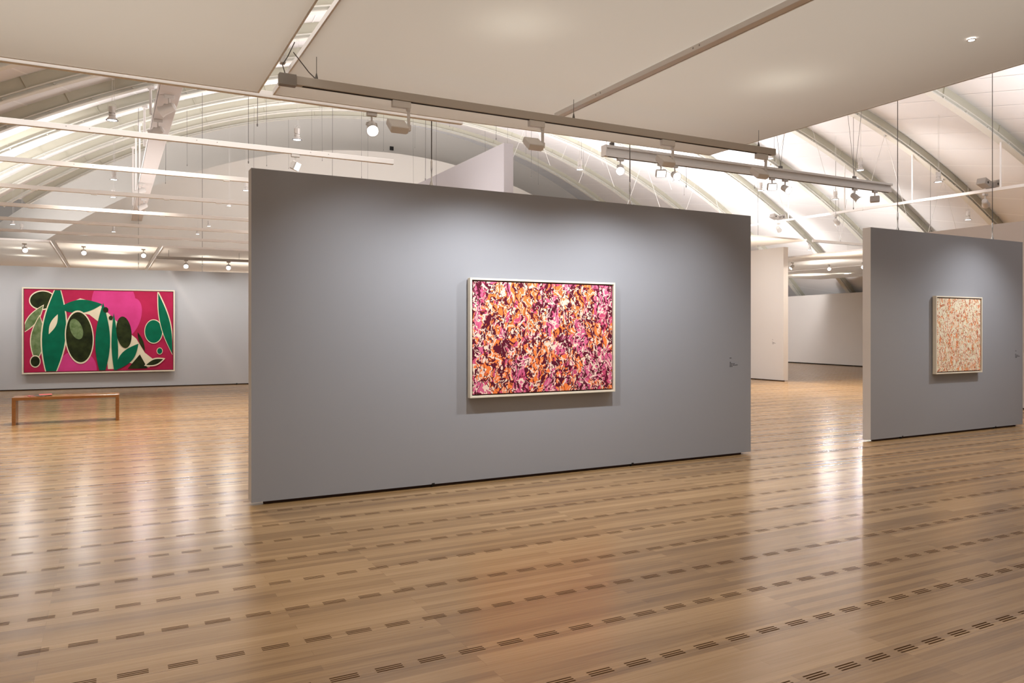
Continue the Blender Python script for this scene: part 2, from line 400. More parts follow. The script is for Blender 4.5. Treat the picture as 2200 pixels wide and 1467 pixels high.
# ribs
ORD = ['nearest the camera', 'second from the front', 'third from the front', 'fourth from the front', 'fifth, in the middle of the row', 'fourth from the end wall',
       'third from the end wall', 'second from the end wall', 'last, close against the end wall']
for k in range(0, 9):
    root = empty('roof_rib', arc(k, 0)); o0 = arc(k, 0)
    tag(root, 'curved pale steel roof rib, ' + ORD[k], 'roof rib', 'curved steel ribs of the vault')
    lo, hi = th_range(k); lo = max(lo, -.66); n = 90
    ths = [lo + (hi - lo) * i / n for i in range(n + 1)]
    def ribband(mb, r0, r1, w):
        for i in range(n):
            P = []
            for t_ in (ths[i], ths[i + 1]):
                for r_ in (r0, r1):
                    for s_ in (-w, w): P.append(arc(k, t_, r_) + Vector((0, s_, 0)) - o0)
            a = P
            mb.quad((a[0], a[1], a[5], a[4])); mb.quad((a[2], a[6], a[7], a[3])); mb.quad((a[0], a[4], a[6], a[2])); mb.quad((a[1], a[3], a[7], a[5]))
    w_ = MB(); ribband(w_, RR + .095, RR + .335, .03)
    for i in range(2, n, 5):      # stiffener plates on the web
        c = arc(k, ths[i], RR + .21) - o0; R_ = Matrix.Rotation(ths[i], 3, 'Y')
        w_.box((-.012, -.06, -.115), (.012, .06, .115), R=R_, o=c)
    w_.build('web', M['rib'], root)
    f_ = MB(); ribband(f_, RR + .0, RR + .018, .085); ribband(f_, RR + .018, RR + .075, .035); ribband(f_, RR + .075, RR + .095, .10)
    for i in range(1, n, 2):
        for sy in (-1, 1):
            c = arc(k, ths[i], RR + .045) - o0
            f_.tube(c + Vector((0, sy * .03, 0)), c + Vector((0, sy * .075, 0)), .022, seg=6)
    f_.build('lower_flange', M['ribf'], root)
# end walls
def archwall(name, y, cx, cz, r, x0, x1, th=.2, mat=None):
    mb = MB(); n = 60; xs = [x0 + (x1 - x0) * i / n for i in range(n + 1)]
    z = [max(.02, cz + math.sqrt(max(r * r - (x - cx) ** 2, 0))) for x in xs]
    for i in range(n):
        a, b = xs[i], xs[i + 1]
        mb.quad(((a, y, 0), (b, y, 0), (b, y, z[i + 1]), (a, y, z[i])))
        mb.quad(((b, y + th, 0), (a, y + th, 0), (a, y + th, z[i]), (b, y + th, z[i + 1])))
        mb.quad(((a, y, z[i]), (b, y, z[i + 1]), (b, y + th, z[i + 1]), (a, y + th, z[i])))
    mb.quad(((x0, y, 0), (x0, y, z[0]), (x0, y + th, z[0]), (x0, y + th, 0))); mb.quad(((x1, y + th, 0), (x1, y + th, z[-1]), (x1, y, z[-1]), (x1, y, 0)))
    return struct(mb.build(name, mat))
archwall('wall_end', 42.0, XC(9), ZC(9), RR + .38, -7.5, 36, mat=M['stone'])
archwall('wall_end_lower', 39.3, XC(8), ZC(8), 25.4, -7, 33.5, mat=M['stone'])
# small black vents on the end wall
for x, z, w, lab in ((.66, 7.35, .2, 'small black square grille high on the end wall, left of the beam'), (14.35, 12.0, .2, 'small black square grille near the top of the end wall arch')):
    g = MB(); g.box((-.11, -.03, -.11), (.11, .0, .11))
    for i in range(5): g.box((-.09, -.04, -.09 + i * .04), (.09, -.03, -.075 + i * .04))
    tag(g.build('wall_grille', M['black'], loc=(x, 42.0, z)), lab, 'grille')

# side wall on the right, standing under the rib feet
def wallseg(name, p, q, th, z0, z1, mat, struct_=True, parent=None, cutmat=None):
    p, q = Vector((*p, 0)), Vector((*q, 0)); L = (q - p).length; ang = math.atan2(q.y - p.y, q.x - p.x)
    mb = MB(); mb.box((0, 0, z0), (L, th, z1)); o = mb.build(name, mat, parent, loc=p, rot=(0, 0, ang))
    if struct_: struct(o)
    return o
wallseg('wall_right', (30.38, 33.0), (28.12, 16.0), .35, .05, 3.25, M['white'])
wallseg('baseboard_right', (30.41, 33.0), (28.15, 16.0), .25, 0, .05, M['dark'])
# ------------------------------------------------------------------ display walls
def display_wall(name, x0, x1, y0, y1, zt, th, m, label, cables, feet, endm=None, axis='X'):
    """a hung partition: panel floats 3 cm over the floor on short black pegs"""
    if axis == 'X':
        ang = math.atan2(y1 - y0, x1 - x0); L = math.hypot(x1 - x0, y1 - y0)
        root = empty(name, (x0, y0, 0), (0, 0, ang))
    else:
        ang = PI / 2 + math.atan2(x0 - x1, y1 - y0); L = math.hypot(x1 - x0, y1 - y0); root = empty(name, (x0, y0, 0), (0, 0, ang))
    tag(root, label, 'display wall')
    mb = MB(); mb.box((0, 0, .03), (L, th, zt))
    mi = [0, 0, 0, 1, 0, 1]
    mb.mi = mi
    mb.build('wall_panel', [m, endm or M['edge']], root)
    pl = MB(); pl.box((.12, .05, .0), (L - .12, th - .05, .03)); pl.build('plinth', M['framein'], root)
    for c in feet:
        g = MB(); g.tube((c, .03, 0), (c, .03, .05), .012, seg=8); g.box((c - .016, -.002, .028), (c + .016, .02, .042)); g.build('peg', M['black'], root)
    return root
mainw = display_wall('display_wall', 1.15, 7.345, 7.263, 7.314, 3.075, .15, M['grey'], 'large mid-grey display wall holding the orange and pink painting', [], [1.78, 4.3])
rightw = display_wall('display_wall', 9.636, 13.52, 7.288, 7.34, 3.07, .13, M['grey'], 'grey display wall at the right holding the pale speckled painting', [], [.72, 3.1])
leftw = display_wall('display_wall', -5.0, 6.3, 24.05, 23.55, 3.29, .2, M['grey2'], 'long pale grey display wall at the far left behind the bench', [], [8.35])
# white partition beyond the gap (runs in depth)
def ypart(name, x0, x1, y0, y1, z0, z1, m, label, feet=()):
    root = empty(name, ((x0 + x1) / 2, y0, 0)); tag(root, label, 'display wall'); cx = (x0 + x1) / 2
    mb = MB(); mb.box((x0 - cx, 0, z0), (x1 - cx, y1 - y0, z1)); mb.build('wall_panel', m, root)
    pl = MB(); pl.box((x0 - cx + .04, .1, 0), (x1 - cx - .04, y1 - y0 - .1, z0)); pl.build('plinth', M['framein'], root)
    for c in feet:
        g = MB(); g.tube((x0 - cx + .02, c, 0), (x0 - cx + .02, c, .05), .014, seg=8); g.build('peg', M['black'], root)
    return root
whitep = ypart('display_wall', 18.6, 18.8, 17.15, 21.5, .03, 4.19, M['white'], 'white display wall seen in the gap right of the large grey wall', feet=(1.2,))
tallp = ypart('display_wall', 8.22, 8.47, 16.0, 24.5, .03, 6.0, M['pale'], 'tall white partition rising behind the large grey wall')
brownp = ypart('display_wall', 16.3, 16.5, 3.5, 11.6, .03, 3.80, M['tan'], 'warm white partition behind the right grey wall')

# wall texts: tiny rows of words
def walltext(name, label, loc, rotz, rows, k=1.0):
    mb = MB(); z = 0
    for w, n in rows:
        if n:
            x = 0; q = w / n
            for i in range(n):
                ww = q * rnd.uniform(.6, .9); mb.box((x, -.0015, z - .0045 * k), (x + ww, 0, z + .0045 * k)); x += q
        z -= .018 * k
    o = mb.build(name, M['vinyl'], loc=loc, rot=(0, 0, rotz)); return tag(o, label, 'wall text')
rowsA = [(.04, 1), (0, 0), (0, 0), (.03, 1), (.09, 3), (.14, 5), (.055, 2)]
rotA = math.atan2(.051, 6.195)
walltext('wall_text', 'small dark wall text near the right edge of the large grey wall', (6.98, 7.263 + (6.98 - 1.15) * .00823, 1.245), rotA, rowsA)
walltext('wall_text', 'small dark wall text right of the pale speckled painting', (13.30, 7.288 + (13.30 - 9.636) * .01339, 1.255), math.atan2(.052, 3.884), rowsA)
walltext('wall_text', 'faint wall text on the white display wall in the gap', (18.6, 17.6, 1.30), -PI / 2, rowsA, 1.3)

# ------------------------------------------------------------------ paintings
def painting(name, label, x0, x1, z0, z1, y, depth, fw, cmat, rot, wally, art=None):
    W_, H_ = x1 - x0, z1 - z0
    root = empty(name, (x0, y, z0), (0, 0, rot)); tag(root, label, 'painting')
    fr = MB(); g = .008
    fr.bevbox((0, 0, 0), (fw, depth, H_), .0015); fr.bevbox((W_ - fw, 0, 0), (W_, depth, H_), .0015)
    fr.bevbox((fw, 0, 0), (W_ - fw, depth, fw), .0015); fr.bevbox((fw, 0, H_ - fw), (W_ - fw, depth, H_), .0015)
    fr.build('frame', M['frame'], root)
    bk = MB(); bk.box((fw, depth * .55, fw), (W_ - fw, depth * .95, H_ - fw)); bk.build('backing', M['framein'], root)
    gi = fw + .014
    c = MB(); c.bevbox((0, 0, 0), (W_ - 2 * gi, depth * .42, H_ - 2 * gi), .002)
    if art is None: c.build('canvas', cmat, root, loc=(gi, .012, gi))
    else: art(c, W_ - 2 * gi, H_ - 2 * gi); c.build('canvas', cmat, root, loc=(gi, .012, gi))
    for px in (W_ * .2, W_ * .8):
        for pz in (.1, .8):
            cl = MB(); cl.box((px - .03, depth, H_ * pz), (px + .03, wally, H_ * pz + .05)); cl.build('hanger', M['wire'], root)
    return root
painting('painting', 'orange, pink and maroon abstract painting in a pale wood frame on the large grey wall', 3.309, 5.145, .895, 2.143, 7.202, .062, .022, M['canvasA'], rotA, .080)
painting('painting', 'pale cream canvas flecked with orange in a wood frame on the right grey wall', 11.053, 12.245, .933, 2.118, 7.234, .06, .02, M['canvasB'], 0.0133, .075)

def art_left(c, w, h):
    lay = [0]
    def poly(pts, mi):
        lay[0] += 1; y = -.0008 * lay[0]
        for ax, lim, sg in ((0, .004, 1), (0, .996, -1), (1, .006, 1), (1, .994, -1)):
            out = []
            for a_, b_ in zip(pts, list(pts[1:]) + [pts[0]]):
                ia, ib = (a_[ax] - lim) * sg >= 0, (b_[ax] - lim) * sg >= 0
                if ia: out.append(a_)
                if ia != ib:
                    f_ = (lim - a_[ax]) / (b_[ax] - a_[ax]); out.append(tuple(a_[j] + f_ * (b_[j] - a_[j]) for j in (0, 1)))
            pts = out
        if len(pts) < 3: return
        c.quad([(u * w, y, v * h) for u, v in pts], mi)
    def ell(cx, cy, rx, ry, mi, a0=0, a1=2 * PI, n=40, rot=0):
        P = []
        for i in range(n + 1):
            a = a0 + (a1 - a0) * i / n; x, y = rx * math.cos(a), ry * math.sin(a) * h / w
            P.append((cx + x * math.cos(rot) - y * math.sin(rot), cy + (x * math.sin(rot) + y * math.cos(rot)) * w / h))
        poly(P, mi)
    def leaf(cx, cy, L, t, rot, mi, n=16):
        P = []
        for s_ in (1, -1):
            for i in range(n + 1):
                u = i / n if s_ == 1 else 1 - i / n
                x = (u - .5) * L; y = s_ * t * math.sin(PI * u)
                P.append((cx + x * math.cos(rot) - y * math.sin(rot), cy + (x * math.sin(rot) + y * math.cos(rot)) * w / h))
        poly(P, mi)
    CR, PK, GR, DK, OL, CM = range(6)
    # pink fields
    ell(.585, .86, .15, .30, PK); ell(.69, .66, .08, .26, PK, rot=-.3); ell(.34, .02, .13, .24, PK)
    # pale sweeping band
    poly([(.25, .80), (.36, .90), (.48, .84), (.57, .68), (.66, .52), (.74, .40), (.80, .22), (.87, .12), (.83, .03), (.68, .10), (.60, .02), (.545, .02), (.53, .42), (.49, .60), (.42, .70), (.30, .74)], CM)
    # left: leaves and pebbles
    ell(.115, .87, .085, .12, CM, rot=.15); ell(.115, .87, .078, .105, DK, rot=.15)
    leaf(.055, .64, .26, .035, 1.0, CM); leaf(.055, .64, .24, .029, 1.0, OL)
    leaf(.085, .40, .36, .048, 1.5, CM); leaf(.085, .40, .34, .042, 1.5, OL)
    ell(.07, .13, .034, .075, CM); ell(.07, .13, .029, .062, DK)
    # green bodies
    leaf(.19, .46, .80, .085, 1.50, CM); leaf(.19, .46, .77, .076, 1.50, GR)
    leaf(.185, .58, .16, .020, 1.2, CM)
    leaf(.36, .80, .30, .050, .12, GR)
    ell(.355, .42, .095, .33, CM, rot=.06); ell(.355, .42, .088, .31, DK, rot=.06); ell(.335, .52, .04, .13, OL, rot=.3)
    leaf(.51, .36, .60, .050, 1.56, GR); leaf(.592, .30, .52, .022, 1.60, GR)
    # dark pebble, leaf and wedge
    ell(.655, .48, .052, .20, DK, rot=.1); leaf(.675, .17, .26, .045, .9, GR)
    poly([(.68, .02), (.765, .20), (.82, .02)], DK); leaf(.775, .36, .16, .014, 1.9, DK)
    ell(.53, .76, .018, .035, DK, n=20); ell(.565, .66, .014, .028, DK, n=20)
    # right: oval and blade
    ell(.862, .49, .066, .155, CM); ell(.862, .49, .061, .145, GR)
    leaf(.945, .60, .54, .040, 1.78, CM); leaf(.945, .59, .49, .034, 1.78, GR)
    ell(.905, .24, .022, .045, CM, n=24); ell(.905, .24, .018, .037, GR, n=24)
    leaf(.87, .10, .16, .03, .35, CM); leaf(.87, .10, .13, .02, .35, DK)
painting('painting', 'wide crimson, pink and green abstract painting on the far left wall', -2.005, 1.667, .44, 2.726, 23.76, .06, .035,
         [M['p_crim'], M['p_pink'], M['p_green'], M['p_dark'], M['p_olive'], M['p_cream']], math.atan2(-.5, 11.3), .12, art_left)

# ------------------------------------------------------------------ bench and booklets
bx, by, L_, D_, H_ = -1.43, 15.24, 1.60, .44, .465
b = empty('bench', (bx, by, 0)); tag(b, 'low brown wooden bench with slab legs facing the crimson and green painting', 'bench')
m_ = MB(); m_.bevbox((0, 0, H_ - .05), (L_, D_, H_), .003); m_.build('seat', M['bench'], b)
for x in (0, L_ - .055):
    m_ = MB(); m_.bevbox((x, 0, 0), (x + .055, D_, H_ - .05), .003); m_.build('leg', M['bench'], b)
def booklet(label, x, y, z, rot, cm_, w=.21, d=.28, t=.008):
    r = empty('booklet', (x, y, z), (0, 0, rot)); tag(r, label, 'booklet', 'booklets on the bench')
    a = MB(); a.box((-w / 2 + .003, -d / 2 + .003, .001), (w / 2 - .003, d / 2 - .003, t - .001)); a.build('pages', M['p_cream'], r)
    c = MB(); c.box((-w / 2, -d / 2, 0), (w / 2, d / 2, .001)); c.box((-w / 2, -d / 2, t - .001), (w / 2, d / 2, t)); c.box((-w / 2 - .001, -d / 2, 0), (-w / 2 + .001, d / 2, t))
    c.build('cover', cm_, r)
booklet('thin red booklet lying flat on the bench, underneath the others', -1.10, 15.45, H_, .25, M['red'])
booklet('black booklet on the bench between two red ones', -1.02, 15.43, H_ + .008, -.5, M['black'])
booklet('thin red booklet lying on top of the black one on the bench', -.96, 15.48, H_ + .016, .1, M['red'], .19, .24)

# ------------------------------------------------------------------ hung fabric ceilings
def fabric_panel(label, x0, x1, y0, y1, z=3.75, mids=()):
    r = empty('fabric_ceiling_panel', ((x0 + x1) / 2, (y0 + y1) / 2, z)); tag(r, label, 'ceiling panel', 'hung fabric ceiling panels')
    cx, cy = (x0 + x1) / 2, (y0 + y1) / 2
    f_ = MB(); w = .014; h = .045
    f_.box((x0 - cx, y0 - cy, 0), (x0 - cx + w, y1 - cy, h)); f_.box((x1 - cx - w, y0 - cy, 0), (x1 - cx, y1 - cy, h))
    f_.box((x0 - cx + w, y0 - cy, 0), (x1 - cx - w, y0 - cy + w, h)); f_.box((x0 - cx + w, y1 - cy - w, 0), (x1 - cx - w, y1 - cy, h))
    f_.build('panel_frame', M['metal'], r)
    s_ = MB(); s_.quad(((x0 - cx + w, y0 - cy + w, .004), (x0 - cx + w, y1 - cy - w, .004), (x1 - cx - w, y1 - cy - w, .004), (x1 - cx - w, y0 - cy + w, .004)))
    s_.build('membrane', M['fabric'], r)
    return r
fabric_panel('broad beige fabric ceiling panel overhead, from the gap to the right', 1.33, 6.55, -.6, 7.22)
fabric_panel('beige fabric ceiling panel overhead at the top left', -4.2, 1.21, -.6, 7.22)
fabric_panel('far fabric ceiling panel above the left wall, leftmost of three', -6.2, -1.25, 21.8, 30.6)
fabric_panel('far fabric ceiling panel above the left wall, middle of three', -1.15, 1.15, 21.8, 30.6)
fabric_panel('far fabric ceiling panel above the left wall, rightmost of three', 1.25, 5.2, 21.8, 30.6)
fabric_panel('distant fabric ceiling panel above the gap, near one', 19.2, 23.6, 14.5, 22.2, 3.9)
fabric_panel('distant fabric ceiling panel above the gap, by the side wall', 23.75, 28.6, 15.5, 24.2, 3.9)
fabric_panel('distant fabric ceiling panel above the white display wall', 14.6, 19.0, 16.6, 23.0, 4.35)

# rails (profiles along X)
def rail(name, label, x0, x1, y, z, w, h, mat, cat='ceiling rail', group=None, groove=True, screws=True):
    r = empty(name, (x0, y, z)); tag(r, label, cat, group); L = x1 - x0
    p = MB(); p.bevbox((0, -w / 2, 0), (L, w / 2, h), .003)
    p.build('profile', mat, r)
    if groove:
        g = MB(); g.box((.05, -w / 2 + .012, -.0012), (L - .05, w / 2 - .012, 0.001)); g.build('track_slot', M['dark'], r)
    if screws:
        s_ = MB()
        for i in range(int(L / 1.3)):
            for dx in (0, .22): s_.tube((.6 + i * 1.3 + dx, -w / 2 - .001, h * .6), (.6 + i * 1.3 + dx, -w / 2 + .001, h * .6), .006, seg=6)
        s_.build('screw', M['track'], r)['kind'] = 'stuff'
    return r
names = ['first, along the edge of the fabric panels', 'second from the front', 'third from the front', 'fourth from the front', 'fifth from the front', 'sixth from the front', 'seventh, just before the far fabric']
for i in range(7):
    y = [7.32, 9.5, 11.62, 13.75, 15.8, 17.8, 19.85][i]
    rail('ceiling_grid_rail', 'slim white ceiling rail at the left, ' + names[i], -3.6, 3.27, y, 3.745, .05, .062, M['metal'], 'ceiling rail', 'white grid rails at the left', groove=False, screws=(i < 3))
# small white plates under the rails
CI = {}
for (i, px) in ((2, 1.5), (2, 2.25), (2, 3.0), (3, -1.0), (3, -.2), (3, .85), (3, 1.65), (3, 2.55), (4, -1.2), (4, -.3), (4, .9), (4, 2.8)):
    y = [7.32, 9.5, 11.62, 13.75, 15.8][i]
    c = MB(); c.bevbox((-.045, -.02, -.012), (.045, .02, 0), .002)
    ci = CI.get(i, 0); CI[i] = ci + 1
    tag(c.build('rail_plate', M['seam'], loc=(px, y, 3.745)), 'small white clip under the %s left ceiling rail, %s from its left end' % (('third', 'fourth', 'fifth')[i - 2], ('first', 'second', 'third', 'fourth', 'fifth')[ci]), 'plate', 'plates under the left rails')
# middle rail under the broad panel (runs in depth)
r = empty('ceiling_rail', (3.93, -.4, 3.70)); tag(r, 'slender rail crossing the middle of the broad fabric panel', 'ceiling rail')
p = MB(); p.bevbox((-.03, 0, 0), (.03, 6.9, .045), .003); p.box((.036, 0, .0), (.046, 6.9, .02)); p.build('profile', M['metal'], r)
s_ = MB()
for i in range(5):
    for dy in (0, .07): s_.tube((-.031, .9 + i * 1.3 + dy, .025), (-.029, .9 + i * 1.3 + dy, .025), .008, seg=6)
s_.build('screw', M['track'], r)['kind'] = 'stuff'

# ------------------------------------------------------------------ lighting track with wall-washers in front of the large grey wall
tk = rail('lighting_track', 'grey-brown lighting track with four flood heads above the large grey wall', 1.29, 6.42, 6.05, 3.50, .055, .07, M['trackA'], 'lighting track', screws=False)
e = MB(); e.bevbox((-.13, -.03, -.012), (.0, .03, .078), .003); e.build('end_feed', M['track'], tk)
w_ = MB(); w_.path([(-.08, 0, .078), (-.10, .01, .15), (-.06, 0, .22), (-.03, -.1, .30)], .004); w_.path([(.16, 0, .07), (.10, 0, .12), (-.03, -.05, .24)], .004); w_.build('feed_cable', M['wire'], tk)
for x in (.16, 2.55, 4.9):
    g = MB(); g.tube((x, 0, .07), (x, 0, .25), .0025, seg=6); g.lathe([(.012, .07), (.012, .085), (.004, .12)], (x, 0, 0), seg=8); g.build('hanger', M['wire'], tk)
def washer_proto():
    r = empty('flood_spotlight', (0, 0, 0))
    a = MB(); a.bevbox((-.08, -.022, -.055), (.08, .022, 0), .003); a.build('adapter', M['metal'], r)
    s = MB(); s.tube((.062, 0, -.055), (.062, 0, -.075), .018, seg=12); s.bevbox((.055, -.012, -.23), (.075, .012, -.075), .002); s.bevbox((.05, -.02, -.24), (.08, .02, -.19), .002); s.build('arm', M['metal'], r)
    R_ = Matrix.Rotation(math.radians(38), 3, 'X')
    h = MB(); o_ = (-.025, .0, -.215)
    h.bevbox((-.085, -.075, -.02), (.07, .075, .035), .006, R=R_, o=o_)
    h.bevbox((-.075, -.065, -.03), (.06, .065, -.02), .003, R=R_, o=o_)
    hd = h.build('lamp_head', M['metal'], r)
    g = MB(); g.box((-.065, -.055, -.0325), (.05, .055, -.0305), R=R_, o=o_); g.build('lens', M['lens'], hd)
    return r
proto = None
WL = ['leftmost of four', 'second from the left', 'third from the left', 'rightmost of four']
for i, x in enumerate((2.15, 3.44, 4.95, 6.23)):
    if proto is None: proto = o = washer_proto()
    else: o = clone(proto)
    o.location = (x, 6.05, 3.497); tag(o, 'flat white flood head on the track before the large grey wall, ' + WL[i], 'spotlight', 'flood heads on the near track')
    lw = light('SPOT', (x - .02, 6.16, 3.22), (56, 175, 175, 56)[i], (.93, .955, 1.0), (x + (.75, .3, -.25, -.8)[i], 6.93, .15), .04, 130, 1.0); lw.scale = (1.4, 1, 1)
# the same kind of wash on the right wall (fixtures stand outside the frame)
light('SPOT', (12.2, 6.05, 3.45), 175, (.95, .96, 1.0), (11.9, 6.72, .1), .04, 122, 1.0)
light('SPOT', (11.65, 5.6, 3.5), 22, (1, .96, .92), (11.65, 7.3, 1.5), .04, 42, 1.0)  # small spot added to brighten the pale canvas
light('SPOT', (11.4, 5.2, 4.9), 40, (.95, .96, 1.0), (11.6, 7.3, 1.3), .05, 70, 1.0)

# ------------------------------------------------------------------ spot heads
def head_proto(kind):
    r = empty('track_spotlight', (0, 0, 0))
    a = MB(); a.bevbox((-.05, -.02, -.035), (.05, .02, 0), .003); a.build('adapter', M['lamp'], r)
    y_ = MB(); y_.tube((0, 0, -.035), (0, 0, -.10), .010, seg=8); y_.path([(-.055, 0, -.13), (-.05, 0, -.10), (.05, 0, -.10), (.055, 0, -.13)], .006, seg=6); y_.build('yoke', M['lamp'], r)
    h = MB()
    if kind == 'cyl':
        h.lathe([(0, .07), (.03, .068), (.045, .05), (.05, -.06), (.062, -.10), (.056, -.10), (.045, -.06), (0, -.05)], seg=20)
    else:
        h.bevbox((-.075, -.03, -.055), (.075, .03, .055), .012)
    hd = h.build('lamp_head', M['lamp'], r, smooth=(kind == 'cyl'))
    hd.location = (0, 0, -.14)
    l = MB()
    if kind == 'cyl': l.disc((0, 0, -.088), .054)
    else: l.box((-.06, -.0315, -.045), (.06, -.0305, .045))
    l.build('lens', M['lens'], hd)
    return r
HP = {}
def spot(label, loc, aim, kind='cyl', group='spotlights', energy=0, col=(1, .95, .9), ang=50, flare=False):
    if kind not in HP: HP[kind] = r = head_proto(kind)
    else: r = clone(HP[kind])
    r.location = loc; r.rotation_euler = (0, 0, 0); tag(r, label, 'spotlight', group)
    for c in r.children:
        if c.name.split('.')[0] == 'lamp_head':
            v = Vector(aim) - (Vector(loc) + Vector((0, 0, -.14)))
            q = v.to_track_quat('-Z', 'Y') if kind == 'cyl' else v.to_track_quat('-Y', 'Z')
            c.rotation_mode = 'QUATERNION'; c.rotation_quaternion = q
            if flare:
                for g in c.children: g.data = g.data.copy(); g.data.materials[0] = M['flare']
    if energy:
        v = (Vector(aim) - Vector(loc)).normalized()
        lo_ = light('SPOT', Vector(loc) + Vector((0, 0, -.14)) + v * .13, energy, col, aim, .05, ang, 1.0)
        lo_.data.specular_factor = .25
    return r
# hanging from the first and second rail
spot('very bright spotlight glaring under the first ceiling rail, above the large grey wall', (2.30, 7.33, 3.745), (1.6, 3.5, .6), 'cyl', 'bright glaring spotlights', 130, ang=70, flare=True)
spot('small tilted spotlight under the second rail at the top left of the large grey wall', (2.02, 9.5, 3.745), (3.2, 8.6, 2.9), 'box', 'rail spotlights')

# ------------------------------------------------------------------ white double track on the right
tr = rail('lighting_track', 'long white double-profile lighting track hanging right of the main fabric panel', 5.94, 11.85, 8.58, 3.95, .06, .05, M['metal'], 'lighting track', screws=False)
p = MB(); p.bevbox((0, -.012, .05), (5.91, .012, .115), .002); p.bevbox((0, -.05, .115), (5.91, .05, .15), .003); p.bevbox((-.02, -.055, .0), (0, .055, .15), .002); p.build('upper_profile', M['metal'], tr)
for x in (.12, 3.3, 5.0):
    g = MB(); g.bevbox((x - .03, -.02, .15), (x + .03, .02, .20), .003)
    g.tube((x, 0, .2), (x - .32, 0, 2.2), .003, seg=5); g.tube((x, 0, .2), (x + .32, 0, 2.2), .003, seg=5); g.build('hanger', M['wire'], tr)
spot('very bright spotlight glaring at the left end of the white double track', (6.20, 8.58, 3.95), (3.2, 4.5, .6), 'cyl', 'bright glaring spotlights', 150, ang=75, flare=True)
spot('small lit spotlight on the white double track, just right of the glaring one', (6.9, 8.58, 3.95), (6.2, 7.2, 3.0), 'box', 'double track spotlights')
spot('black-rimmed spotlight on the white double track, third from the left', (7.15, 8.58, 3.95), (6.4, 6.4, 2.8), 'cyl', 'double track spotlights')
spot('lit square spotlight in the middle of the white double track', (9.06, 8.58, 3.95), (8.2, 7.2, 3.2), 'box', 'double track spotlights')
spot('black-rimmed spotlight beside the square one in the middle of the double track', (9.34, 8.58, 3.95), (9.0, 6.4, 2.6), 'cyl', 'double track spotlights')
spot('cylinder spotlight near the right end of the white double track', (10.95, 8.58, 3.95), (11.3, 7.3, 2.5), 'cyl', 'double track spotlights')
spot('square white spotlight at the right end of the white double track', (11.45, 8.58, 3.95), (12.2, 9.0, 3.6), 'box', 'double track spotlights')

# ------------------------------------------------------------------ broad white beam and right rail, both running in depth
r = empty('lighting_beam', (.94, 13.0, 6.62)); tag(r, 'broad white beam running back to the end wall at the upper left', 'beam')
p = MB(); p.bevbox((0, 0, 0), (.43, 26.2, .09), .006); p.build('beam_body', M['beam'], r)
p = MB(); p.box((-.03, 0, .0), (-.012, 26.2, .05)); p.build('edge_strip', M['seam'], r)
for k in (3, 4, 5, 6, 7):
    y = yk(k) - 13.0; p = MB(); zt = roof(.9, yk(k)) - 6.62
    p.tube((-.06, y, .04), (-.06, y, zt), .03, seg=8); p.bevbox((-.12, y - .05, zt - .08), (.02, y + .05, zt), .004); p.build('hanger_pole', M['metal'], r)
for (y, xx, l) in ((17.9, 1.15, 'first along it'), (20.1, 1.05, 'second along it'), (29.0, 1.0, 'third along it'), (32.5, 1.2, 'last before the end wall')):
    s = spot('white cylinder spotlight under the broad beam, ' + l, (xx, y, 6.62), (xx - 2.5, y + 1.0, 5.2), 'cyl', 'spotlights under the broad beam'); s.scale = (2.0, 2.0, 2.0)
r = empty('lighting_rail', (17.45, 7.6, 4.66)); tag(r, 'thin white rail slanting across the vault at the right', 'ceiling rail')
A_, B_ = Vector((0, 0, 0)), Vector((5.9, 16.6, 1.22)); d_ = (B_ - A_); L_r = d_.length
p = MB(); q = d_.to_track_quat('Y', 'Z').to_matrix()
p.box((-.035, 0, 0), (.035, L_r, .07), R=q); p.build('rail_body', M['metal'], r)
for k in (0, 1, 2, 3):
    y = yk(k) - 7.6; c = A_ + d_ * (y / 16.6); p = MB(); zt = roof(17.45 + c.x, yk(k)) - 4.66
    p.tube((c.x, y, c.z + .05), (c.x, y, zt), .022, seg=8); p.build('hanger_pole', M['metal'], r)
for k, l in ((0, 'nearest the camera'), (2, 'farther along')):
    y = yk(k) + (.35 if k == 0 else 4.1) ; c = A_ + d_ * ((y - 7.6) / 16.6)
    u = empty('uplight', (17.45 + c.x, y, 4.66 + c.z + .105)); tag(u, 'grey twin box uplight on the slanting white rail, ' + l, 'uplight', 'twin box uplights')
    for sx in (-1, 1):
        R_ = Matrix.Rotation(math.radians(-18 * sx), 3, 'Y'); p = MB(); p.bevbox((-.14, -.11, 0), (.14, .11, .15), .01, R=R_, o=(sx * .2, 0, .02)); p.build('lamp_box', M['track'], u)
        g = MB(); g.tube((sx * .2, -.112, .09), (sx * .2, -.108, .09), .03, seg=10); g.build('knob', M['black'], u)
for k, l in ((0, 'below the nearest uplight'), (2, 'in the middle'), (4, 'at the far end')):
    y = (yk(k) + .45) if k < 4 else 20.6; c = A_ + d_ * ((y - 7.6) / 16.6)
    s = spot('pale round spotlight under the slanting white rail, ' + l, (17.45 + c.x, y, 4.63 + c.z), (22 + c.x, y + 2, 3.4), 'cyl', 'spotlights under the slanting rail'); s.scale = (1.5, 1.5, 1.5)

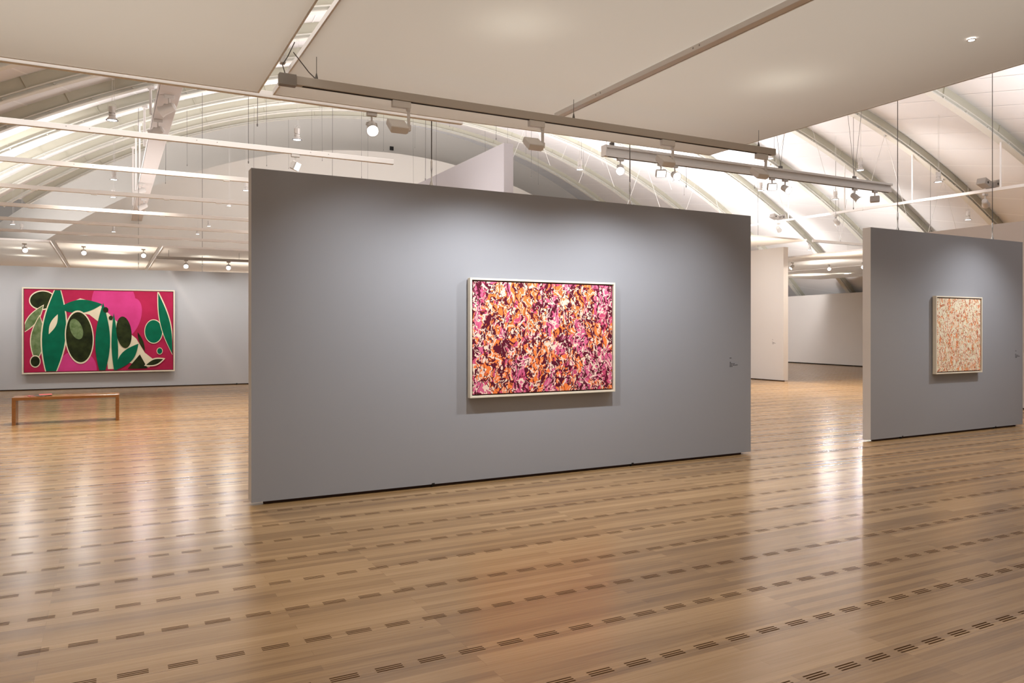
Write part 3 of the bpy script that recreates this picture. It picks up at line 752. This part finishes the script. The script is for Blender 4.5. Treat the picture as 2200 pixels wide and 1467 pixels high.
# ------------------------------------------------------------------ lamps before the far left wall
LN = ['leftmost of five', 'second from the left', 'middle one', 'fourth from the left', 'rightmost of five']
far = rail('lighting_track', 'dark grey lighting track hanging above the crimson and green painting', 1.13, 3.5, 22.45, 3.50, .06, .07, M['track'], 'lighting track', screws=False)
for x in (.3, 2.1):
    g = MB(); g.tube((x, 0, .07), (x, 0, .25), .004, seg=6); g.build('hanger', M['wire'], far)
for i, (x, y) in enumerate(((-1.83, 22.35), (-.56, 22.4), (.82, 22.45), (1.86, 22.45), (2.95, 22.45))):
    spot('glaring white spotlight in the row before the far left wall, ' + LN[i], (x, y, 3.50 if i > 2 else 3.745), (x * .5 + .5, 16.5, .3), 'cyl', 'row of spotlights at the far left', 45, ang=95, flare=True)
    light('SPOT', (x, y - .35, 3.30), 58, (1, .97, .95), (x, 23.85, 1.4), .05, 125, 1.0).data.specular_factor = .2
light('SPOT', (-3.3, 22.0, 3.40), 120, (1, .97, .95), (-3.3, 23.8, 1.4), .05, 125, 1.0)  # extra wash added for the wall's left end, no lamp head
light('SPOT', (4.4, 22.0, 3.40), 45, (1, .97, .95), (4.6, 23.8, 1.4), .05, 125, 1.0)
# lamps shining down onto the translucent fabric (their pools show from below)
for x, y, z, e_ in ((2.55, 4.75, 4.22, 6.5), (5.15, 4.75, 4.22, 7.5), (.19, 24.1, 4.15, 40), (.1, 26.8, 4.15, 40), (-1.97, 23.8, 4.15, 40), (-2.05, 26.1, 4.15, 40), (2.5, 24, 4.15, 40), (2.7, 26.1, 4.15, 40),
                   (21.7, 18.6, 4.35, 45), (26.3, 21.3, 4.35, 45), (25.5, 18.4, 4.35, 45)):
    light('SPOT', (x, y, z), e_, (1, .97, .88), (x, y, 3.0), .18, 115, 1.0, name='lamp_over_fabric')
# recessed light in the near panel
u = empty('downlight', (5.64, 3.42, 3.745)); tag(u, 'small bright downlight set in the fabric panel at the top right', 'downlight')
p = MB(); p.lathe([(.03, .0), (.03, -.006), (.022, -.006), (.022, .0)], seg=20); p.build('trim_ring', M['metal'], u)
p = MB(); p.disc((0, 0, -.003), .022); p.build('lens', M['flare'], u)
# spotlights in the distance on the right
tr2 = rail('lighting_track', 'thin cream track in the distance above the gap', 19.95, 22.6, 17.2, 4.42, .07, .08, M['metal'], 'lighting track', screws=False)
g = MB()
for x in (1.3,):
    for dx in (-.5, -.1, .3): g.tube((x, 0, .08), (x + dx, 0, 1.5), .004, seg=5)
g.build('hanger', M['wire'], tr2)
for x, y, l in ((22.4, 18.6, 'left of the two'), (22.75, 17.5, 'right of the two')):
    spot('glaring distant spotlight under the far fabric panel in the gap, ' + l, (x, y, 3.9), (13, 10, .3), 'cyl', 'distant bright spotlights', 80, ang=80, flare=True)
s = spot('dark tilted spotlight in the distance above the gap', (20.6, 18.6, 3.9), (18.9, 19, 2.2), 'cyl', 'distant dim spotlights')

# ------------------------------------------------------------------ pendant lamps
PEND = [((.06, 15.15, 5.28), 'nearest, high at the left of the broad beam'), ((3.50, 16.30, 5.59), 'hanging left of the glaring spotlight over the large grey wall'),
 ((.13, 22.6, 5.54), 'second in the left column, between the third and fourth rail'), ((.14, 28.1, 5.92), 'third in the left column, behind the fourth rail'),
 ((.2, 36.9, 5.80), 'lowest in the left column, by the end wall'), ((-3.0, 32.3, 5.35), 'at the left edge of the view, upper of two'), ((-2.74, 32.4, 5.15), 'at the left edge of the view, lower of two'),
 ((3.87, 25.5, 6.04), 'seen just left of the top corner of the large grey wall'), ((4.17, 31.6, 6.45), 'far back, left of the large grey wall'),
 ((4.15, 38.2, 6.45), 'farthest left of the large grey wall, upper one'), ((3.7, 38.6, 6.1), 'farthest left of the large grey wall, lower one'),
 ((11.20, 17.34, 5.91), 'right of the tall white partition'), ((14.38, 17.2, 5.87), 'behind the left half of the white double track'),
 ((17.6, 16.73, 6.75), 'above the right end of the near grey track'), ((16.15, 12.5, 5.48), 'large one high between the two grey walls'),
 ((17.8, 11.6, 5.19), 'large one above the right grey wall'), ((16.96, 16.5, 5.70), 'under the middle of the white double track'),
 ((19.3, 15.8, 5.52), 'under the right end of the white double track'), ((21.6, 13.2, 4.80), 'dim one low above the right grey wall'),
 ((25.8, 22.4, 5.30), 'small distant one above the gap'), ((26.6, 21.2, 4.95), 'small distant one close to the right grey wall'), ((24.3, 13.5, 4.25), 'small one at the right edge of the view')]
def pend_proto():
    r = empty('pendant_lamp', (0, 0, 0))
    h = MB(); h.lathe([(0, .235), (.05, .235), (.054, .23), (.054, .125), (.05, .12), (.0, .12)], seg=20)
    for i in range(6):
        a = i * PI / 3; h.box((-.004, .052, .14), (.004, .060, .225), R=Matrix.Rotation(a, 3, 'Z'))
    h.build('gear_housing', M['lamp'], r, smooth=True)
    n_ = MB(); n_.lathe([(.0, .12), (.036, .12), (.036, .10), (.056, .098), (.056, .078), (.045, .074)], seg=20); n_.build('collar', M['lamp'], r, smooth=True)
    b_ = MB(); b_.lathe([(.045, .076), (.055, .055), (.088, .012), (.098, 0), (.094, 0), (.084, .012), (.05, .052), (0, .056)], seg=28); b_.build('reflector', M['lamp'], r, smooth=True)
    k_ = MB(); k_.lathe([(.099, .002), (.099, -.004), (.080, -.004), (.080, .002)], seg=28); k_.build('rim', M['rim'], r)
    l_ = MB(); l_.disc((0, 0, -.001), .080, seg=28); l_.build('lens', M['lens'], r)
    c_ = MB()
    for sx in (-1, 1): c_.path([(sx * .062, 0, .20), (sx * .062, 0, .285), (0, 0, .30)], .004, seg=5); c_.path([(0, sx * .062, .09), (0, sx * .062, .285), (0, 0, .30)], .0035, seg=5)
    c_.build('bracket', M['lamp'], r)
    return r
pp = None
for loc, lab in PEND:
    z = min(loc[2], roof(loc[0], loc[1]) - .75)
    if pp is None: pp = r = pend_proto()
    else: r = clone(pp, skip=('cord',))
    r.location = (loc[0], loc[1], z); tag(r, 'white bell-shaped pendant lamp, ' + lab, 'pendant lamp', 'bell pendant lamps of the hall')
    top = roof(loc[0], loc[1], RR + .3) - z
    c = MB(); c.tube((0, 0, .30), (0, 0, top), .003, seg=5); c.tube((.03, 0, .295), (.035, 0, top), .0022, seg=5); c.build('cord', M['wirew'], r)
    light('SPOT', (loc[0], loc[1], z - .03), 1050 if loc[0] < 5 else 820, (1, .89, .77), (loc[0], loc[1], 0), .08, 96, 1.0)
# near part of the hall, over the camera side (added spots below the fabric give the floor its soft light)
for x, y, e_ in ((4, 3.2, 85), (9.0, 3.0, 45), (9.3, 5.6, 160), (13, 4.2, 45), (1.5, 1.5, 85), (-.5, 4.5, 110)):
    light('SPOT', (x, y, 3.6), e_, (1, .88, .76), (x, y, 0), .15, 130, 1.0)

# ------------------------------------------------------------------ suspension cables of the display walls
def cable(label, x, y, z0, z1):
    r = empty('suspension_cable', (x, y, z0)); tag(r, label, 'cable', 'suspension cables of the display walls')
    c = MB(); c.tube((0, 0, .05), (0, 0, z1 - z0), .006, seg=6); c.build('wire', M['wire'], r)
    t_ = MB(); t_.lathe([(.02, 0), (.022, .02), (.008, .06), (.008, .16), (.011, .17), (.011, .26), (.005, .28)], seg=10); t_.build('turnbuckle', M['steel'], r, smooth=True)
cable('steel cable rising from the large grey wall, left one', 2.94, 7.35, 3.075, 5.2)
cable('steel cable rising from the large grey wall, right one', 5.464, 7.37, 3.075, 5.4)
cable('steel cable rising from the right grey wall, left one', 10.33, 7.36, 3.07, roof(10.33, 7.36, RR + .3))
cable('steel cable rising from the right grey wall, right one', 12.75, 7.39, 3.07, roof(12.75, 7.39, RR + .3))
cable('thin cable rising from the white display wall in the gap', 18.7, 18.3, 4.19, roof(18.7, 18.3, RR + .3))
cable('cable dropping to the far left display wall, left one', .75, 23.95, 3.29, roof(.75, 23.95, RR + .3))
cable('cable dropping to the far left display wall, right one', 2.42, 23.9, 3.29, roof(2.42, 23.9, RR + .3))
cable('cable dropping to the far left display wall at the edge of the view', -2.6, 24.1, 3.29, roof(-2.6, 24.1, RR + .3))
# cable bundle hanging in the gap between the two fabric panels
r = empty('cable_coil', (1.27, 6.45, 3.82)); tag(r, 'loose coil of pale cable hanging in the gap between the fabric panels', 'cable coil')
c = MB()
for j in range(5):
    pts = []
    for i in range(17):
        a = 2 * PI * i / 16; pts.append((.012 * (j - 2) + .006 * math.sin(a * 2), .10 * math.sin(a) + .01 * j, .22 + .20 * math.cos(a) + .008 * j))
    c.path(pts, .0035, seg=5)
c.build('coil', M['wirew'], r)
c = MB(); c.bevbox((-.02, -.03, -.03), (.02, .03, .04), .004); c.build('connector', M['track'], r)

# thin wires hanging from the ribs (each one its own thing)
wl = []
for k in range(1, 9):
    for x in (2.3, 5.3, 8.1, 11.6, 14.6, 17.3, 20.2):
        if rnd.random() < .8: wl.append((x + rnd.uniform(-.5, .5), yk(k) + rnd.uniform(-.1, .1), k))
OW = ('leftmost', 'second from the left', 'third from the left', 'fourth from the left', 'fifth from the left', 'sixth from the left', 'seventh from the left')
OR_ = ['nearest', 'second', 'third', 'fourth', 'fifth', 'sixth', 'seventh', 'eighth', 'last']; CW = {}
for x, y, k in wl:
    zt = roof(x, y, RR + .02); L = rnd.choice((1.2, 1.8, 2.4, 3.2, 4.0)); zb = max(zt - L, 3.9)
    if zb > zt - .4: continue
    c = MB(); c.tube((0, 0, 0), (rnd.uniform(-.02, .02), 0, zt - zb), .005, seg=5); c.lathe([(0, -.05), (.012, -.04), (.012, 0), (0, .01)], seg=6)
    tag(c.build('hanging_wire', M['wire'], loc=(x, y, zb)), 'thin dark wire hanging from the %s roof rib, %s' % (OR_[k], OW[CW.get(k, 0)]), 'wire', 'loose wires hanging from the ribs'); CW[k] = CW.get(k, 0) + 1
# pairs of wires forming a V between ribs and rails at the right
for k in range(1, 6):
    for x in (15.2, 18.4, 20.9):
        y = yk(k); zt = roof(x, y, RR + .01)
        if zt < 5 or (k == 2 and x > 16): continue
        c = MB(); L = 2.1
        c.tube((0, 0, 0), (.9, 0, -L), .0045, seg=5); c.tube((0, 0, 0), (-.9, 0, -L), .0045, seg=5); c.box((-.03, -.02, -.05), (.03, .02, .02))
        tag(c.build('splayed_wire', M['wirew'], loc=(x, y, zt)), 'pale splayed wire pair on the right half of the %s roof rib, %s' % (OR_[k], {15.2: 'highest one', 18.4: 'halfway down', 20.9: 'lowest one'}[x]), 'wire', 'splayed wire pairs at the right')
